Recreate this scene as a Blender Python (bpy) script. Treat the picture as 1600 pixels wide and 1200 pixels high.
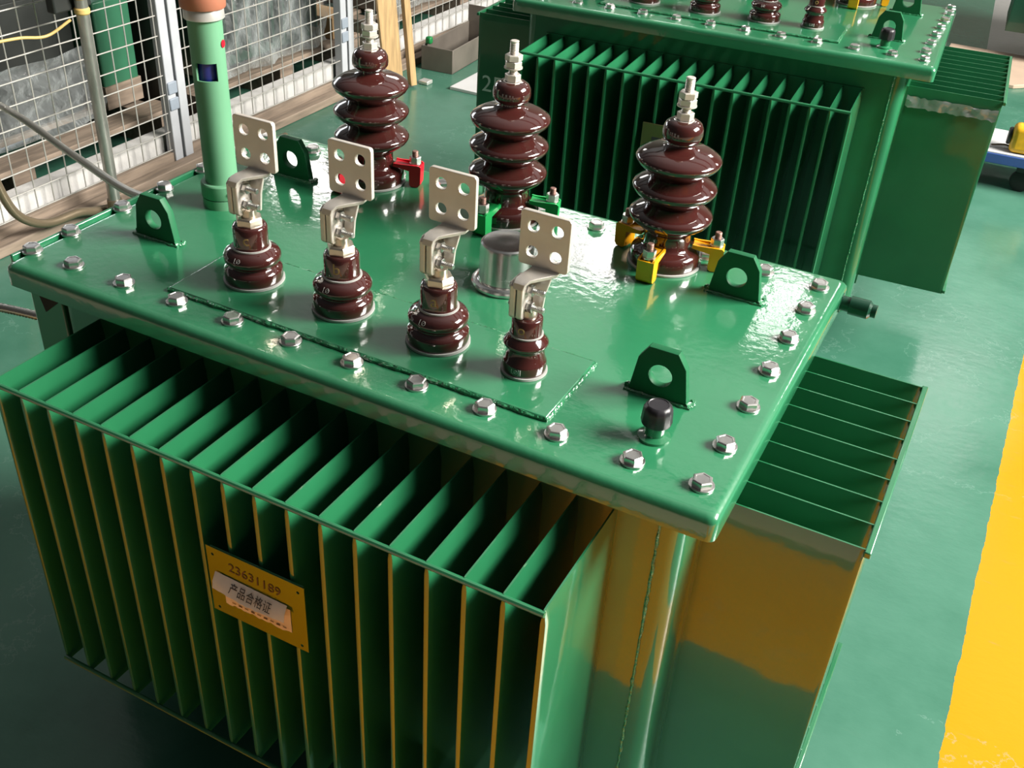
import bpy, bmesh, math, random
from mathutils import Vector, Matrix
random.seed(7)
for o in list(bpy.data.objects): bpy.data.objects.remove(o)
S = bpy.context.scene
COL = S.collection
PI = math.pi
FZ = -0.85                       # floor height; z = 0 is the top of the near transformer's lid

# ------------------------------------------------------------------ camera
cam = bpy.data.cameras.new('camera'); co = bpy.data.objects.new('camera', cam); COL.objects.link(co)
co.location = (1.18869, -0.95157, 0.76258); co.rotation_euler = (0.97650, -0.05380, 0.48050)
cam.sensor_fit = 'HORIZONTAL'; cam.sensor_width = 36.0; cam.lens = 1634.626 * 36.0 / 1600.0
cam.clip_start = 0.05; cam.clip_end = 100
S.camera = co

# ------------------------------------------------------------------ world (dim hall, translucent roof)
W = bpy.data.worlds.new('hall_light'); S.world = W; W.use_nodes = True
nt = W.node_tree; nt.nodes.clear()
tc = nt.nodes.new('ShaderNodeTexCoord'); sep = nt.nodes.new('ShaderNodeSeparateXYZ')
dot = nt.nodes.new('ShaderNodeVectorMath'); dot.operation = 'DOT_PRODUCT'; dot.inputs[1].default_value = (0.16, 0.64, 0.75)
nt.links.new(tc.outputs['Generated'], dot.inputs[0])
mr = nt.nodes.new('ShaderNodeMapRange'); mr.inputs[1].default_value = -0.2; mr.inputs[2].default_value = 1.0
nt.links.new(dot.outputs['Value'], mr.inputs[0])
rp = nt.nodes.new('ShaderNodeValToRGB')
rp.color_ramp.elements[0].color = (0.060, 0.060, 0.058, 1); rp.color_ramp.elements[0].position = 0.0
rp.color_ramp.elements[1].color = (1.0, 0.98, 0.93, 1); rp.color_ramp.elements[1].position = 1.0
e = rp.color_ramp.elements.new(0.42); e.color = (0.085, 0.085, 0.083, 1)
e = rp.color_ramp.elements.new(0.70); e.color = (0.30, 0.30, 0.29, 1)
nt.links.new(mr.outputs[0], rp.inputs[0])
bg = nt.nodes.new('ShaderNodeBackground'); bg.inputs[1].default_value = 0.64
out = nt.nodes.new('ShaderNodeOutputWorld')
nt.links.new(rp.outputs[0], bg.inputs[0]); nt.links.new(bg.outputs[0], out.inputs[0])

# ------------------------------------------------------------------ daylight through the hall's windows
def area(name, loc, target, sx, sy, power, color=(1, 1, 1)):
    l = bpy.data.lights.new(name, 'AREA'); l.shape = 'RECTANGLE'; l.size = sx; l.size_y = sy
    l.energy = power; l.color = color
    o = bpy.data.objects.new(name, l); COL.objects.link(o); o.location = loc
    o.rotation_euler = (Vector(target) - Vector(loc)).to_track_quat('-Z', 'Y').to_euler()
    return o
area('daylight_right_windows', (6.6, 2.9, 4.1), (0.6, 0.3, -0.2), 4.0, 2.4, 2050, (1.0, 0.97, 0.90))
area('daylight_left_windows', (-9.0, 5.5, 2.4), (0.0, 1.0, -0.3), 4.0, 1.2, 130, (0.92, 0.96, 1.0))

S.view_settings.view_transform = 'Standard'; S.view_settings.look = 'None'
S.view_settings.gamma = 1.0; S.view_settings.exposure = 0.0; S.view_settings.use_curve_mapping = False
S.cycles.max_bounces = 8; S.cycles.diffuse_bounces = 1; S.cycles.glossy_bounces = 5
S.cycles.transparent_max_bounces = 12; S.cycles.caustics_reflective = False; S.cycles.caustics_refractive = False
S.cycles.sample_clamp_indirect = 4.0

# ------------------------------------------------------------------ materials
def mat(name, color, rough=0.5, metal=0.0, coat=0.0, coat_rough=0.05, coat_ior=1.5, ior=1.5, var=0.0, vscale=6.0, bump=0.0,
        bscale=40.0, rvar=0.0, emit=None, col2=None, stretch=None):
    m = bpy.data.materials.new(name); m.use_nodes = True
    n = m.node_tree; b = n.nodes['Principled BSDF']
    b.inputs['Base Color'].default_value = (*color, 1); b.inputs['Roughness'].default_value = rough
    b.inputs['Metallic'].default_value = metal; b.inputs['IOR'].default_value = ior
    b.inputs['Coat Weight'].default_value = coat; b.inputs['Coat Roughness'].default_value = coat_rough
    b.inputs['Coat IOR'].default_value = coat_ior
    t = n.nodes.new('ShaderNodeTexCoord'); mp = n.nodes.new('ShaderNodeMapping')
    n.links.new(t.outputs['Object'], mp.inputs[0])
    if stretch: mp.inputs['Scale'].default_value = stretch
    if var or rvar:
        nz = n.nodes.new('ShaderNodeTexNoise'); nz.inputs['Scale'].default_value = vscale; nz.inputs['Detail'].default_value = 5
        n.links.new(mp.outputs[0], nz.inputs['Vector'])
        if var:
            r = n.nodes.new('ShaderNodeValToRGB')
            c2 = col2 or tuple(max(0, c * (1 - var)) for c in color)
            c1 = color if col2 else tuple(min(1, c * (1 + var)) for c in color)
            r.color_ramp.elements[0].color = (*c2, 1); r.color_ramp.elements[0].position = 0.36
            r.color_ramp.elements[1].color = (*c1, 1); r.color_ramp.elements[1].position = 0.64
            n.links.new(nz.outputs['Fac'], r.inputs[0]); n.links.new(r.outputs[0], b.inputs['Base Color'])
        if rvar:
            q = n.nodes.new('ShaderNodeMapRange'); q.inputs[1].default_value = 0.3; q.inputs[2].default_value = 0.7
            q.inputs[3].default_value = max(0.01, rough - rvar); q.inputs[4].default_value = rough + rvar
            n.links.new(nz.outputs['Fac'], q.inputs[0]); n.links.new(q.outputs[0], b.inputs['Roughness'])
    if bump:
        bz = n.nodes.new('ShaderNodeTexNoise'); bz.inputs['Scale'].default_value = bscale; bz.inputs['Detail'].default_value = 3
        n.links.new(mp.outputs[0], bz.inputs['Vector'])
        bp = n.nodes.new('ShaderNodeBump'); bp.inputs['Strength'].default_value = bump; bp.inputs['Distance'].default_value = 0.01
        n.links.new(bz.outputs['Fac'], bp.inputs['Height']); n.links.new(bp.outputs[0], b.inputs['Normal'])
        if coat: n.links.new(bp.outputs[0], b.inputs['Coat Normal'])
    if emit:
        b.inputs['Emission Color'].default_value = (*emit[0], 1); b.inputs['Emission Strength'].default_value = emit[1]
    return m
GREEN = (0.020, 0.170, 0.070)
M = {}
M['paint'] = mat('green_enamel_paint', GREEN, 0.30, coat=1.0, coat_rough=0.06, coat_ior=1.75, var=0.10, vscale=5, bump=0.022, bscale=22)
M['lid'] = mat('green_enamel_lid', (0.026, 0.205, 0.090), 0.28, coat=1.0, coat_rough=0.07, coat_ior=1.8, var=0.10, vscale=4, bump=0.035, bscale=70)
M['weld'] = mat('green_painted_weld', (0.020, 0.19, 0.075), 0.3, coat=1.0, coat_ior=1.7, bump=0.6, bscale=120)
M['porcelain'] = mat('brown_glazed_porcelain', (0.055, 0.0135, 0.0115), 0.12, coat=1.0, coat_rough=0.02, coat_ior=1.6, var=0.1, vscale=12)
M['gasket'] = mat('pale_grey_rubber', (0.42, 0.42, 0.40), 0.6, var=0.05)
M['zinc'] = mat('zinc_plated_steel', (0.74, 0.72, 0.70), 0.30, 1.0, var=0.06, vscale=60)
M['tin'] = mat('tinned_copper', (0.78, 0.72, 0.65), 0.42, 0.55, var=0.05, vscale=30, bump=0.03, bscale=200)
M['brass'] = mat('brass', (0.68, 0.59, 0.48), 0.3, 0.9, var=0.08, vscale=40)
M['coppery'] = mat('oxidised_bolt_end', (0.30, 0.17, 0.14), 0.5, 0.6, var=0.2, vscale=60)
M['steel'] = mat('brushed_stainless_steel', (0.66, 0.66, 0.65), 0.24, 1.0, var=0.04, vscale=40, stretch=(1, 1, 12))
M['blackplastic'] = mat('black_plastic', (0.022, 0.020, 0.024), 0.35, var=0.1)
M['red'] = mat('red_plastic', (0.72, 0.012, 0.030), 0.4, var=0.05)
M['greenplastic'] = mat('green_plastic', (0.012, 0.42, 0.10), 0.4, var=0.05)
M['yellowplastic'] = mat('amber_plastic', (1.0, 0.42, 0.006), 0.4, var=0.05)
M['gold'] = mat('gilt_lettering', (0.52, 0.34, 0.13), 0.5, var=0.05)
M['whitemark'] = mat('white_marking', (0.62, 0.62, 0.60), 0.5, var=0.05)
M['tube'] = mat('matt_green_tube', (0.145, 0.36, 0.205), 0.5, var=0.06, vscale=8)
M['blue'] = mat('blue_float', (0.03, 0.05, 0.36), 0.2, var=0.05)
M['terracotta'] = mat('terracotta_cap', (0.46, 0.17, 0.10), 0.5, var=0.1)
M['silver'] = mat('bright_aluminium', (0.82, 0.80, 0.76), 0.3, 0.6, var=0.05)
M['plate'] = mat('green_lacquered_nameplate', (0.07, 0.14, 0.012), 0.2, 0.30, coat=1.0, coat_ior=1.8, var=0.08, vscale=8)
M['oliveplate'] = mat('brass_nameplate', (0.22, 0.18, 0.08), 0.3, 0.6, var=0.1)
M['greypaper'] = mat('grey_paper', (0.84, 0.80, 0.78), 0.8, var=0.06, vscale=30)
M['orangepaper'] = mat('peach_paper', (0.98, 0.72, 0.50), 0.8, var=0.06, vscale=30)
M['ink'] = mat('dark_ink', (0.05, 0.045, 0.05), 0.7)
M['redink'] = mat('red_brown_ink', (0.13, 0.050, 0.010), 0.6)
M['signwhite'] = mat('grey_white_lettering', (0.88, 0.90, 0.88), 0.6)
M['dark'] = mat('recess_shade_black', (0.004, 0.005, 0.004), 0.7)
M['wire'] = mat('galvanised_wire', (0.56, 0.54, 0.50), 0.45, 0.5, var=0.08, vscale=20)
M['fencepost'] = mat('grey_painted_steel', (0.50, 0.51, 0.54), 0.45, var=0.06, vscale=9)
M['hinge'] = mat('blue_grey_steel', (0.30, 0.34, 0.40), 0.45, var=0.06)
M['galv'] = mat('galvanised_pipe', (0.46, 0.45, 0.41), 0.38, 0.8, var=0.25, vscale=30, stretch=(1, 1, 0.3))
M['flex'] = mat('flexible_metal_conduit', (0.70, 0.68, 0.62), 0.28, 0.9, var=0.06)
M['hose'] = mat('brown_conduit', (0.22, 0.17, 0.11), 0.35, 0.5, var=0.12)
M['yellowtape'] = mat('yellow_tape', (0.72, 0.50, 0.17), 0.5, var=0.08)
M['wood'] = mat('pale_timber', (0.56, 0.36, 0.17), 0.6, var=0.18, vscale=10, stretch=(8, 8, 0.7))
M['oldwood'] = mat('weathered_timber', (0.27, 0.205, 0.155), 0.75, var=0.25, vscale=8, stretch=(6, 0.7, 6))
M['plinth'] = mat('pale_concrete', (0.62, 0.60, 0.58), 0.8, var=0.10, vscale=10, bump=0.2)
M['darkmetal'] = mat('dark_machine_metal', (0.020, 0.022, 0.020), 0.5, var=0.3, vscale=5)
M['greencab'] = mat('green_machine_panel', (0.035, 0.16, 0.085), 0.45, var=0.08)
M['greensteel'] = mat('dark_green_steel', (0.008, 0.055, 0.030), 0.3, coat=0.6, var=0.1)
M['cardboard'] = mat('cardboard', (0.44, 0.28, 0.14), 0.8, var=0.1)
M['tray'] = mat('dull_grey_steel', (0.185, 0.16, 0.135), 0.5, 0.3, var=0.15, vscale=6)
M['sheet'] = mat('white_sheet', (0.66, 0.66, 0.66), 0.6, var=0.04)
M['leaf'] = mat('bright_green_tape', (0.01, 0.20, 0.05), 0.5)
M['beige'] = mat('beige_board', (0.54, 0.40, 0.30), 0.6, var=0.06)
M['bluesteel'] = mat('blue_painted_steel', (0.045, 0.10, 0.33), 0.4, var=0.06)
M['yellowsteel'] = mat('yellow_painted_steel', (0.82, 0.45, 0.02), 0.4, var=0.12, vscale=30)
M['rubber'] = mat('black_rubber', (0.010, 0.010, 0.010), 0.6)
M['wall'] = mat('cream_wall', (0.42, 0.40, 0.34), 0.8, var=0.05)
M['tape'] = mat('cloudy_packing_tape', (0.34, 0.36, 0.36), 0.22, coat=1.0, coat_ior=1.6)
M['paint_shaded'] = mat('green_enamel_paint_shaded', GREEN, 0.35, coat=1.0, coat_rough=0.08, coat_ior=1.38, ior=1.35, var=0.10, vscale=5, bump=0.02, bscale=22)  # shaded copy of the enamel: same green, coat weakened to darken the rear transformer
M['lugshaded'] = mat('shaded_green_lug_paint', (0.013, 0.130, 0.052), 0.5, ior=1.35, var=0.08, vscale=20)  # enamel green darkened and uncoated: the lugs' dim light is put into the colour
M['frame'] = mat('window_frame_paint', (0.35, 0.35, 0.33), 0.5)
M['pane'] = mat('daylit_pane', (0.8, 0.8, 0.8), 0.3, emit=((1.0, 0.97, 0.93), 8.5))
M['beam'] = mat('roof_beam_paint', (0.10, 0.11, 0.11), 0.6)

def film_material():
    m = bpy.data.materials.new('clear_plastic_film'); m.use_nodes = True; n = m.node_tree; n.nodes.clear()
    o = n.nodes.new('ShaderNodeOutputMaterial'); mix = n.nodes.new('ShaderNodeMixShader')
    tr = n.nodes.new('ShaderNodeBsdfTransparent'); tr.inputs[0].default_value = (0.86, 0.88, 0.88, 1)
    gl = n.nodes.new('ShaderNodeBsdfPrincipled'); gl.inputs['Base Color'].default_value = (0.62, 0.66, 0.66, 1); gl.inputs['Roughness'].default_value = 0.10
    gl.inputs['Specular IOR Level'].default_value = 0.9
    lw = n.nodes.new('ShaderNodeLayerWeight'); lw.inputs[0].default_value = 0.35
    mr = n.nodes.new('ShaderNodeMapRange'); mr.inputs[3].default_value = 0.07; mr.inputs[4].default_value = 0.85
    t = n.nodes.new('ShaderNodeTexCoord'); nz = n.nodes.new('ShaderNodeTexNoise'); nz.inputs['Scale'].default_value = 14; nz.inputs['Detail'].default_value = 6
    bp = n.nodes.new('ShaderNodeBump'); bp.inputs['Strength'].default_value = 0.8; bp.inputs['Distance'].default_value = 0.03
    n.links.new(t.outputs['Object'], nz.inputs[0]); n.links.new(nz.outputs['Fac'], bp.inputs['Height'])
    n.links.new(bp.outputs[0], gl.inputs['Normal']); n.links.new(bp.outputs[0], lw.inputs['Normal'])
    n.links.new(lw.outputs['Facing'], mr.inputs[0]); n.links.new(mr.outputs[0], mix.inputs[0])
    n.links.new(tr.outputs[0], mix.inputs[1]); n.links.new(gl.outputs[0], mix.inputs[2]); n.links.new(mix.outputs[0], o.inputs[0])
    return m
M['film'] = film_material()

def floor_material():
    m = bpy.data.materials.new('green_epoxy_floor'); m.use_nodes = True; n = m.node_tree; b = n.nodes['Principled BSDF']
    t = n.nodes.new('ShaderNodeTexCoord')
    sp = n.nodes.new('ShaderNodeSeparateXYZ'); n.links.new(t.outputs['Object'], sp.inputs[0])
    def noise(scale, detail=5, rough=0.5, stretch=None):
        z = n.nodes.new('ShaderNodeTexNoise'); z.inputs['Scale'].default_value = scale; z.inputs['Detail'].default_value = detail
        z.inputs['Roughness'].default_value = rough
        if stretch:
            mp = n.nodes.new('ShaderNodeMapping'); mp.inputs['Scale'].default_value = stretch[:3]; mp.inputs['Rotation'].default_value = (0, 0, stretch[3])
            n.links.new(t.outputs['Object'], mp.inputs[0]); n.links.new(mp.outputs[0], z.inputs['Vector'])
        else: n.links.new(t.outputs['Object'], z.inputs['Vector'])
        return z
    def math_(op, a, bb, c=None):
        k = n.nodes.new('ShaderNodeMath'); k.operation = op
        for i, v in enumerate((a, bb, c)):
            if v is None: continue
            if isinstance(v, (int, float)): k.inputs[i].default_value = v
            else: n.links.new(v, k.inputs[i])
        return k.outputs[0]
    def mixc(f, a, bb):
        k = n.nodes.new('ShaderNodeMix'); k.data_type = 'RGBA'
        if isinstance(f, float): k.inputs[0].default_value = f
        else: n.links.new(f, k.inputs[0])
        for i, v in ((6, a), (7, bb)):
            if isinstance(v, tuple): k.inputs[i].default_value = (*v, 1)
            else: n.links.new(v, k.inputs[i])
        return k.outputs[2]
    n1 = noise(2.2, 6, 0.6); n2 = noise(26, 4, 0.6)
    rp = n.nodes.new('ShaderNodeValToRGB'); rp.color_ramp.elements[0].position = 0.35; rp.color_ramp.elements[1].position = 0.68
    rp.color_ramp.elements[0].color = (0.042, 0.150, 0.098, 1); rp.color_ramp.elements[1].color = (0.078, 0.215, 0.150, 1)
    n.links.new(n1.outputs['Fac'], rp.inputs[0])
    # yellow walkway lines: one along the right of the transformers, one across in front of them
    edge = math_('MULTIPLY', math_('SUBTRACT', n2.outputs['Fac'], 0.5), 0.012)
    xr = math_('ADD', sp.outputs['X'], edge)
    linea = math_('MULTIPLY', math_('MULTIPLY', math_('GREATER_THAN', xr, 1.405), math_('LESS_THAN', xr, 1.62)), math_('LESS_THAN', sp.outputs['Y'], 3.05))
    ny = noise(5, 5, 0.7); ed2 = math_('MULTIPLY', math_('SUBTRACT', ny.outputs['Fac'], 0.5), 0.16)
    yr = math_('ADD', sp.outputs['Y'], ed2)
    lineb = math_('MULTIPLY', math_('MULTIPLY', math_('LESS_THAN', yr, -0.42), math_('GREATER_THAN', yr, -1.12)), math_('GREATER_THAN', xr, -0.72))
    line = math_('MAXIMUM', linea, lineb)
    grey = math_('MULTIPLY', math_('GREATER_THAN', math_('ADD', sp.outputs['X'], math_('MULTIPLY', sp.outputs['Y'], 0.075)), 1.317), math_('GREATER_THAN', sp.outputs['Y'], 5.3))
    c = mixc(grey, rp.outputs[0], (0.42, 0.41, 0.40))
    c = mixc(math_('LESS_THAN', sp.outputs['Y'], -1.2), c, (0.44, 0.36, 0.27))
    c = mixc(line, c, (0.70, 0.255, 0.002))
    # scuffs
    sc = noise(7, 8, 0.75, (1.0, 5.0, 1.0, 0.6)); rs = n.nodes.new('ShaderNodeValToRGB')
    rs.color_ramp.elements[0].position = 0.60; rs.color_ramp.elements[0].color = (0, 0, 0, 1)
    rs.color_ramp.elements[1].position = 0.72; rs.color_ramp.elements[1].color = (0.35, 0.35, 0.35, 1)
    n.links.new(sc.outputs['Fac'], rs.inputs[0])
    c = mixc(rs.outputs[0], c, (0.085, 0.20, 0.14))
    # hairline ridges and scratches in the coating
    rz = noise(2.6, 9, 0.62); m2 = noise(1.3, 2, 0.5)
    d = math_('ABSOLUTE', math_('SUBTRACT', rz.outputs['Fac'], 0.5), 0)
    ridge = math_('MULTIPLY', math_('LESS_THAN', d, 0.0032), math_('GREATER_THAN', m2.outputs['Fac'], 0.50))
    c = mixc(math_('MULTIPLY', ridge, 0.28), c, (0.20, 0.34, 0.28))
    n.links.new(c, b.inputs['Base Color'])
    rr = n.nodes.new('ShaderNodeMapRange'); rr.inputs[1].default_value = 0.3; rr.inputs[2].default_value = 0.7; rr.inputs[3].default_value = 0.15; rr.inputs[4].default_value = 0.27
    n.links.new(n1.outputs['Fac'], rr.inputs[0]); n.links.new(rr.outputs[0], b.inputs['Roughness'])
    b.inputs['IOR'].default_value = 1.5
    bp = n.nodes.new('ShaderNodeBump'); bp.inputs['Strength'].default_value = 0.09; bp.inputs['Distance'].default_value = 0.01
    wr = noise(16, 6, 0.6, (1.0, 1.8, 1.0, -0.4)); n.links.new(math_('ADD', wr.outputs['Fac'], math_('MULTIPLY', ridge, 1.2)), bp.inputs['Height']); n.links.new(bp.outputs[0], b.inputs['Normal'])
    return m
M['floor'] = floor_material()

# ------------------------------------------------------------------ mesh helpers
class MB:
    def __init__(s): s.v = []; s.f = []
    def add(s, vs, fs):
        k = len(s.v); s.v += [tuple(p) for p in vs]; s.f += [tuple(i + k for i in f) for f in fs]; return s
    def box(s, x0, x1, y0, y1, z0, z1):
        return s.add([(x, y, z) for z in (z0, z1) for y in (y0, y1) for x in (x0, x1)],
                     [(0, 2, 3, 1), (4, 5, 7, 6), (0, 1, 5, 4), (2, 6, 7, 3), (0, 4, 6, 2), (1, 3, 7, 5)])
    def obox(s, c, ax, ay, az):
        c, ax, ay, az = map(Vector, (c, ax, ay, az))
        vs = [c + ax * i + ay * j + az * k for k in (-1, 1) for j in (-1, 1) for i in (-1, 1)]
        return s.add(vs, [(0, 2, 3, 1), (4, 5, 7, 6), (0, 1, 5, 4), (2, 6, 7, 3), (0, 4, 6, 2), (1, 3, 7, 5)])
    def loft(s, rings, cap=True):
        n = len(rings[0]); vs = [p for r in rings for p in r]; fs = []
        for a in range(len(rings) - 1):
            for i in range(n):
                j = (i + 1) % n; fs.append((a * n + i, a * n + j, (a + 1) * n + j, (a + 1) * n + i))
        if cap: fs.append(tuple(reversed(range(n)))); fs.append(tuple((len(rings) - 1) * n + i for i in range(n)))
        return s.add(vs, fs)
    def lathe(s, prof, seg=32, o=(0, 0, 0), axis='z', phase=0.0, cap=True):
        def pt(r, h, a):
            x, y = r * math.cos(a), r * math.sin(a)
            p = {'z': (x, y, h), 'x': (h, x, y), 'y': (y, h, x)}[axis]
            return (p[0] + o[0], p[1] + o[1], p[2] + o[2])
        rings = [[pt(r, h, phase + 2 * PI * i / seg) for i in range(seg)] for r, h in prof]
        return s.loft(rings, cap)
    def tube(s, pts, r, seg=8, closed=False):
        pts = [Vector(p) for p in pts]; n = len(pts); rings = []; prev = None
        for i, p in enumerate(pts):
            if closed: t = (pts[(i + 1) % n] - pts[i - 1]).normalized()
            else: t = (pts[min(i + 1, n - 1)] - pts[max(i - 1, 0)]).normalized()
            if prev is None:
                u = t.orthogonal().normalized()
            else: u = (prev - t * prev.dot(t)).normalized()
            prev = u; w = t.cross(u); rr = r[i] if isinstance(r, (list, tuple)) else r
            rings.append([p + (u * math.cos(2 * PI * k / seg) + w * math.sin(2 * PI * k / seg)) * rr for k in range(seg)])
        if closed: rings.append(rings[0])
        return s.loft(rings, not closed)
    def prism(s, poly, axis, a, b):
        def pt(p, h): return {'x': (h, p[0], p[1]), 'y': (p[0], h, p[1]), 'z': (p[0], p[1], h)}[axis]
        return s.loft([[pt(p, a) for p in poly], [pt(p, b) for p in poly]])
    def mesh(s, name, m, angle=35):
        me = bpy.data.meshes.new(name); me.from_pydata(s.v, [], s.f)
        bm = bmesh.new(); bm.from_mesh(me); bmesh.ops.recalc_face_normals(bm, faces=bm.faces); bm.to_mesh(me); bm.free()
        me.polygons.foreach_set('use_smooth', [True] * len(me.polygons))
        me.set_sharp_from_angle(angle=math.radians(angle)); me.materials.append(m); return me
    def build(s, name, m, parent=None, bevel=0, seg=2, angle=35, loc=None, rot=None):
        return link(name, s.mesh(name, M[m] if isinstance(m, str) else m, angle), parent, bevel, seg, loc, rot)
def link(name, me, parent=None, bevel=0, seg=2, loc=None, rot=None):
    o = bpy.data.objects.new(name, me); COL.objects.link(o)
    if parent: o.parent = parent
    if loc: o.location = loc
    if rot: o.rotation_euler = rot
    if bevel:
        b = o.modifiers.new('edge_round', 'BEVEL'); b.width = bevel; b.segments = seg; b.limit_method = 'ANGLE'; b.angle_limit = math.radians(40)
        b.harden_normals = False
    return o
def empty(name, loc=(0, 0, 0), rz=0, parent=None):
    o = bpy.data.objects.new(name, None); COL.objects.link(o); o.location = loc; o.rotation_euler = (0, 0, rz); o.empty_display_size = 0.05
    if parent: o.parent = parent
    return o
def tag(o, label, cat=None, group=None):
    o['label'] = label
    if cat: o['category'] = cat
    if group: o['group'] = group
    return o
def struct(o): o['kind'] = 'structure'; return o
def curve_plate(outer, holes, thick, bevel=0.0008):
    """outline with round holes in x/z, extruded along y; returns an MB"""
    c = bpy.data.curves.new('outline', 'CURVE'); c.dimensions = '2D'; c.fill_mode = 'BOTH'; c.extrude = thick / 2 - bevel; c.bevel_depth = bevel; c.bevel_resolution = 1
    loops = [outer] + [[(hx + r * math.cos(2 * PI * i / 28), hz + r * math.sin(2 * PI * i / 28)) for i in range(28)] for hx, hz, r in holes]
    for lp in loops:
        sp = c.splines.new('POLY'); sp.points.add(len(lp) - 1); sp.use_cyclic_u = True
        for p, q in zip(sp.points, lp): p.co = (q[0], q[1], 0, 1)
    return from_curve(c, lambda p: (p.x, -p.z, p.y))
def from_curve(c, f):
    o = bpy.data.objects.new('tmp', c); COL.objects.link(o)
    dg = bpy.context.evaluated_depsgraph_get(); me = bpy.data.meshes.new_from_object(o.evaluated_get(dg))
    mb = MB(); mb.add([f(v.co) for v in me.vertices], [tuple(p.vertices) for p in me.polygons])
    bpy.data.objects.remove(o); bpy.data.curves.remove(c); bpy.data.meshes.remove(me)
    return mb
def text(body, size, f, extrude=0.0003, align='CENTER'):
    c = bpy.data.curves.new('lettering', 'FONT'); c.body = body; c.size = size; c.extrude = extrude; c.align_x = align; c.align_y = 'CENTER'; c.resolution_u = 4
    return from_curve(c, f)
def rounded(w0, w1, h0, h1, r, n=4):
    pts = []
    for cx, cz, a in ((w1 - r, h1 - r, 0), (w0 + r, h1 - r, 90), (w0 + r, h0 + r, 180), (w1 - r, h0 + r, 270)):
        for i in range(n + 1):
            t = math.radians(a + 90 * i / n); pts.append((cx + r * math.cos(t), cz + r * math.sin(t)))
    return pts
def curvepts(ctrl, n=10):
    P = [Vector(p) for p in ctrl]; P = [P[0] * 2 - P[1]] + P + [P[-1] * 2 - P[-2]]; out = []
    for i in range(1, len(P) - 2):
        for k in range(n):
            t = k / n; a, b, c, d = P[i - 1:i + 3]
            out.append(0.5 * ((2 * b) + (c - a) * t + (2 * a - 5 * b + 4 * c - d) * t * t + (3 * b - a - 3 * c + d) * t ** 3))
    out.append(P[-2]); return out

# ------------------------------------------------------------------ the setting
fl = MB(); fl.box(-6, 9, -5, 14, FZ - 0.1, FZ); struct(fl.build('floor', 'floor'))
BW = 12.0
wb = MB()
wins = [(-9.9, -8.5), (-4.6, -3.1), (-0.95, -0.45), (0.75, 1.85), (5.5, 7.0)]
z0, z1 = 4.60, 6.10
wb.box(-14, 12, BW, BW + 0.2, FZ, z0); wb.box(-14, 12, BW, BW + 0.2, z1, z1 + 0.8)
xs = [-14] + [v for w in wins for v in w] + [12]
for i in range(0, len(xs), 2): wb.box(xs[i], xs[i + 1], BW, BW + 0.2, z0, z1)
struct(wb.build('wall_back', 'wall'))
for i, (a, b) in enumerate(wins):
    w = struct(MB().box(a, b, BW + 0.08, BW + 0.10, z0, z1).build('window_%d' % (i + 1), 'pane'))
    fm = MB(); fm.box((a + b) / 2 - .04, (a + b) / 2 + .04, BW + 0.03, BW + 0.08, z0, z1); fm.box(a, b, BW + 0.03, BW + 0.08, 5.5, 5.58)
    fm.build('window_frame', 'frame', w)
for i, y in enumerate((5.0, 8.0)):
    struct(MB().box(-12, 9, y - 0.15, y + 0.15, 6.9, 7.4).build('trim_%d' % (i + 1), 'beam'))

# ------------------------------------------------------------------ transformer parts
def fin_mesh(L, zt=-0.075, zb=-0.64, h=0.0052):
    """one hollow pressed fin: root at y = +0.006, rounded nose at y = -L"""
    sec = [(.85, .006), (.9, -L + .010), (.85, -L + .0035), (.60, -L + .0006), (0, -L), (-.60, -L + .0006), (-.85, -L + .0035), (-.9, -L + .010), (-.85, .006)]
    mb = MB(); rings = []
    for z, k, dy in ((zt, .25, .000), (zt - .004, .35, 0), (zt - .022, 1, 0), (zb + .022, 1, 0), (zb + .004, .35, 0), (zb, .25, 0)):
        rings.append([(h * k * a, y, z) for a, y in sec])
    return mb.loft(rings)
def bolt_mesh():
    mb = MB(); mb.lathe([(.0152, 0), (.0155, .0005), (.0155, .0022), (.0150, .0028)], 24)
    mb.lathe([(.0128, .0028), (.0130, .0034), (.0130, .0098), (.0112, .0112), (.009, .0113), (.0085, .0108)], 6)
    return mb.mesh('hex_bolt', M['zinc'], 30)
BOLT = bolt_mesh()
def hv_body():
    p = [(.050, .003), (.0562, .004), (.0566, .012), (.0560, .020), (.0530, .0255), (.0470, .0285), (.0400, .031), (.0372, .036), (.0368, .050)]
    for zc in (.0835, .1290, .1745):
        p += [(.0368, zc - .0275), (.0400, zc - .0235), (.0520, zc - .0155), (.0620, zc - .0075), (.0652, zc - .0015), (.0655, zc + .0015), (.0630, zc + .0050),
              (.0540, zc + .0105), (.0440, zc + .0150), (.0385, zc + .0180)]
    p[-1] = (.0300, .1915); p += [(.0215, .1955), (.0195, .1985), (.0200, .2015), (.0270, .2040), (.0302, .2085), (.0308, .2150), (.0300, .2230), (.0265, .2300), (.0200, .2340), (.0120, .2345)]
    return MB().lathe(p, 56).mesh('high_voltage_bushing', M['porcelain'], 60)
HVB = hv_body()
def hex_(mb, r, z0_, z1_, c=.0008, ph=0.3):
    return mb.lathe([(r - c, z0_), (r, z0_ + c), (r, z1_ - c), (r - c, z1_)], 6, phase=ph)
def thread(mb, r, z0_, z1_, pitch=.0022, seg=14, axis='z', o=(0, 0, 0)):
    n = int((z1_ - z0_) / pitch); pr = []
    for i in range(n): pr += [(r, z0_ + i * pitch), (r * .90, z0_ + (i + .5) * pitch)]
    pr += [(r, z1_ - .001), (r * .8, z1_)]
    return mb.lathe(pr, seg, axis=axis, o=o)
STUD = thread(MB(), .0072, .232, .298).mesh('terminal_stud', M['tin'], 25)
NUTL = hex_(MB(), .0128, .2345, .2460).lathe([(.0150, .2325), (.0150, .2345)], 20).mesh('hex_nut', M['tin'], 25)
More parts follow.
